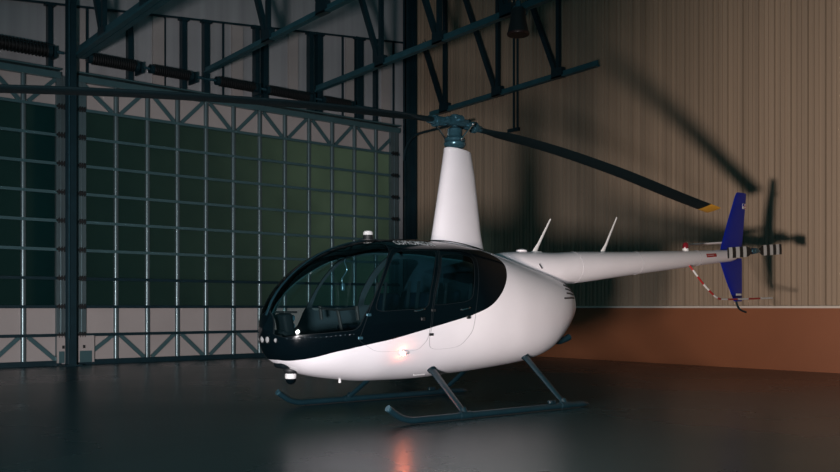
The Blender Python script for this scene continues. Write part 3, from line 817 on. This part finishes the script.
for s in (-1, 1):
    b = nb(); tube(b, [RV(-.03*s, -.15*s, 2.99), RV(.12*s, -.17*s, 3.17)], .011, 8)
    for q in (0, 1):
        bmesh.ops.create_uvsphere(b, u_segments=10, v_segments=8, radius=.020, matrix=Matrix.Translation(RV(-.03*s, -.15*s, 2.99) if q == 0 else RV(.12*s, -.17*s, 3.17)))
    obj('pitch_link', b, M['chrome'], hub, True)
    b = nb(); bar(b, RV(.12*s, -.17*s, 3.17), RV(.24*s, -.05*s, 3.17), .03, .02); obj('pitch_horn', b, M['hub'], hub)
    b = nb(); tube(b, [(.07*s, .05, 2.96), (.11*s, .06, 2.84)], .010, 8); obj('scissor_link', b, M['hub'], hub, True)

fzA = pchip([0, .36, 1.4, 2.77, 4.39, 5.19], [3.19, 3.17, 3.10, 2.94, 2.68, 2.56])      # aft blade droop
fzF = pchip([0, .65, 1.69, 3.10, 4.81, 5.19], [3.19, 3.175, 3.13, 3.02, 2.835, 2.78])   # forward blade
for s, fzz in ((1, fzA), (-1, fzF)):
    b = nb(); rings = []; R = [.34, .42, .5, .62, .75] + [.75+4.1*i/24 for i in range(1, 24)] + [4.90, 4.92, 5.16, 5.19]; R = sorted(set(R))
    for r in R:
        k_ = min(1, max(0, (r-.45)/.35)); k_ = k_*k_*(3-2*k_)
        ch = .09+(.254-.09)*k_; th_ = .055+(.030-.055)*k_; pit = math.radians(-(3+8*r/5) if s > 0 else 3)
        if r > 5.17: ch *= .93; th_ *= .5
        ring = []
        for k in range(20):
            a = 2*PI*k/20; u = ch*(.5*math.cos(a)); v = th_/2*math.sin(a)*(1+.55*math.cos(a))
            # leading edge faces +s side for counter-clockwise rotation
            uu = u*math.cos(pit)-v*math.sin(pit); vv = u*math.sin(pit)+v*math.cos(pit)
            ring.append(b.verts.new(RV(s*r, s*(uu+ch*.0), fzz(r)+vv)))
        rings.append(ring)
    for i in range(len(rings)-1):
        for k in range(20):
            f = b.faces.new((rings[i][k], rings[i][(k+1) % 20], rings[i+1][(k+1) % 20], rings[i+1][k])); f.material_index = 1 if R[i] >= 4.915 else 0
    b.faces.new(rings[0][::-1]); b.faces.new(rings[-1]).material_index = 1
    bl = obj('main_rotor_blade', b, [M['blade'], M['yellow']], heli, True)
    b = nb(); tube(b, [RV(s*.15, 0, 3.19), RV(s*.26, 0, 3.182), RV(s*.40, 0, fzz(.4))], [.05, .058, .036], 14); tube(b, [RV(s*.27, 0, 3.18), RV(s*.31, 0, 3.178)], .066, 14); obj('blade_grip', b, M['hub'], bl, True)

# landing gear -------------------------------------------------------------------
SY = 1.025
for sg in (-1, 1):
    b = nb(); pts = bez([(-1.69, sg*SY, .165), (-1.63, sg*SY, .125), (-1.54, sg*SY, .072), (-1.43, sg*SY, .043), (-1.30, sg*SY, .038), (-.7, sg*SY, .038), (.0, sg*SY, .038), (.7, sg*SY, .038), (.95, sg*SY, .036), (1.08, sg*SY, .03)], 5)
    n_ = len(pts); rs = [.032]*n_
    for k in range(4): rs[-1-k] = .012+.006*k
    tube(b, pts, rs, 14); sk = obj('skid', b, M['gear'], heli, True)
    b = nb(); box(b, -1.34, .95, sg*SY-.02, sg*SY+.02, .0, .008); obj('wear_shoe', b, M['dark'], sk)
    b = nb(); tube(b, [(-1.703, sg*SY, .175), (-1.685, sg*SY, .162)], .033, 12); obj('end_cap', b, M['hub'], sk, True)
    for a, ys, zs, yf, af in ((-.68, .40, .47, .995, -.75), (.76, .33, .56, .995, .70)):
        b = nb(); P_ = [Vector((a, sg*ys, zs)), Vector((af, sg*yf, .075))]
        d = (P_[1]-P_[0])
        tube(b, [P_[0]-d*.10, P_[0], P_[0]+d*.5, P_[1]], [.034, .034, .030, .028], 12, sq=(1.35, .8), ref=(1, 0, 0)); lg = obj('gear_strut', b, M['gear'], heli, True)
        b = nb(); tube(b, [P_[0]-d*.06, P_[0]+d*.05], [.058, .046], 14); obj('strut_fairing', b, M['gear'], lg, True)
        b = nb(); tube(b, [(af-.07, sg*SY, .040), (af+.07, sg*SY, .040)], .040, 14); tube(b, [(af, sg*yf, .10), (af, sg*SY, .05)], .035, 10); obj('saddle', b, M['gear'], lg, True)
    b = nb(); rbox(b, (.50, sg*SY, .085), (.10, .03, .04), .008); tube(b, [(.47, sg*SY-.03, .09), (.47, sg*SY+.03, .09)], .014, 8); obj('wheel_bracket', b, M['gear'], sk, True)
for a, zs, ys in ((-.68, .465, .42), (.76, .555, .35)):
    b = nb(); tube(b, [(a, -ys, zs), (a, 0, zs+.03), (a, ys, zs)], .032, 12); obj('cross_tube', b, M['gear'], heli, True)

# roof lettering wrapped on the skin ----------------------------------------------
def lettering(txt, a0, a1, T0, T1):
    cu = bpy.data.curves.new('t', 'FONT'); cu.body = txt; cu.size = 1; cu.offset = .012; cu.resolution_u = 3
    o = bpy.data.objects.new('t', cu); COL.objects.link(o); bpy.context.view_layer.update()
    me = bpy.data.meshes.new_from_object(o.evaluated_get(bpy.context.evaluated_depsgraph_get()))
    bpy.data.objects.remove(o)
    xs = [v.co.x for v in me.vertices]; ys = [v.co.y for v in me.vertices]; w = max(xs)-min(xs); x_ = min(xs)
    bm_ = nb(); bm_.from_mesh(me); bmesh.ops.subdivide_edges(bm_, edges=[e for e in bm_.edges if e.calc_length() > .3], cuts=2)
    for v in bm_.verts:
        t = (v.co.x-x_)/w; h = v.co.y/.75; a = a0+(a1-a0)*t
        tb = T0[0]+(T0[1]-T0[0])*t; tt = T1[0]+(T1[1]-T1[0])*t; T = tb+(tt-tb)*h
        v.co = surf(q_of(a), T)+normal(q_of(a), T)*.0035
    m2 = bpy.data.meshes.new('roof_lettering'); bm_.to_mesh(m2); bm_.free(); bpy.data.meshes.remove(me)
    return link('roof_lettering', m2, mat('lettering_white', (.9, .9, .9), .5), heli)
lettering('COPROMEDIA', -1.06, -.56, (1.12, 1.08), (1.30, 1.26))

# ------------------------------------------------------------------ light
def area_light(name, loc, target, size, power, col, spread=PI):
    l = bpy.data.lights.new(name, 'AREA'); l.energy = power; l.size = size; l.color = col; l.shape = 'DISK'; l.spread = spread
    o = bpy.data.objects.new(name, l); COL.objects.link(o); o.location = loc
    o.rotation_euler = (Vector(target)-Vector(loc)).to_track_quat('-Z', 'Y').to_euler(); return o
def spot(name, loc, target, watts, col, radius, cone, blend=1):
    l = bpy.data.lights.new(name, 'SPOT'); l.energy = watts; l.color = col; l.shadow_soft_size = radius
    l.spot_size = math.radians(cone); l.spot_blend = blend
    o = bpy.data.objects.new(name, l); COL.objects.link(o); o.location = loc
    o.rotation_euler = (Vector(target)-Vector(loc)).to_track_quat('-Z', 'Y').to_euler(); return o
# low work light on the floor, out of frame to the left: throws the rotor and fin shadows on the ribbed wall
spot('low_work_light', (0.6, 3.5, .24), (12.5, 5.0, 2.4), 5300, (1, .84, .77), .33, 57)
# soft low light by the photographer, washing the cabin and the foot of the doors
spot('soft_floor_light', (-2.2, .3, .40), (6.9, 12.6, -.2), 7300, (1, .93, .95), .5, 60)

w = bpy.data.worlds.new('world'); sc.world = w; w.use_nodes = True
w.node_tree.nodes['Background'].inputs['Color'].default_value = (.19, .61, .72, 1)
w.node_tree.nodes['Background'].inputs['Strength'].default_value = .11

sc.view_settings.view_transform = 'Standard'; sc.view_settings.look = 'None'
sc.view_settings.exposure = 0; sc.view_settings.gamma = 1; sc.view_settings.use_curve_mapping = False
sc.cycles.max_bounces = 8
sc.cycles.transparent_max_bounces = 16
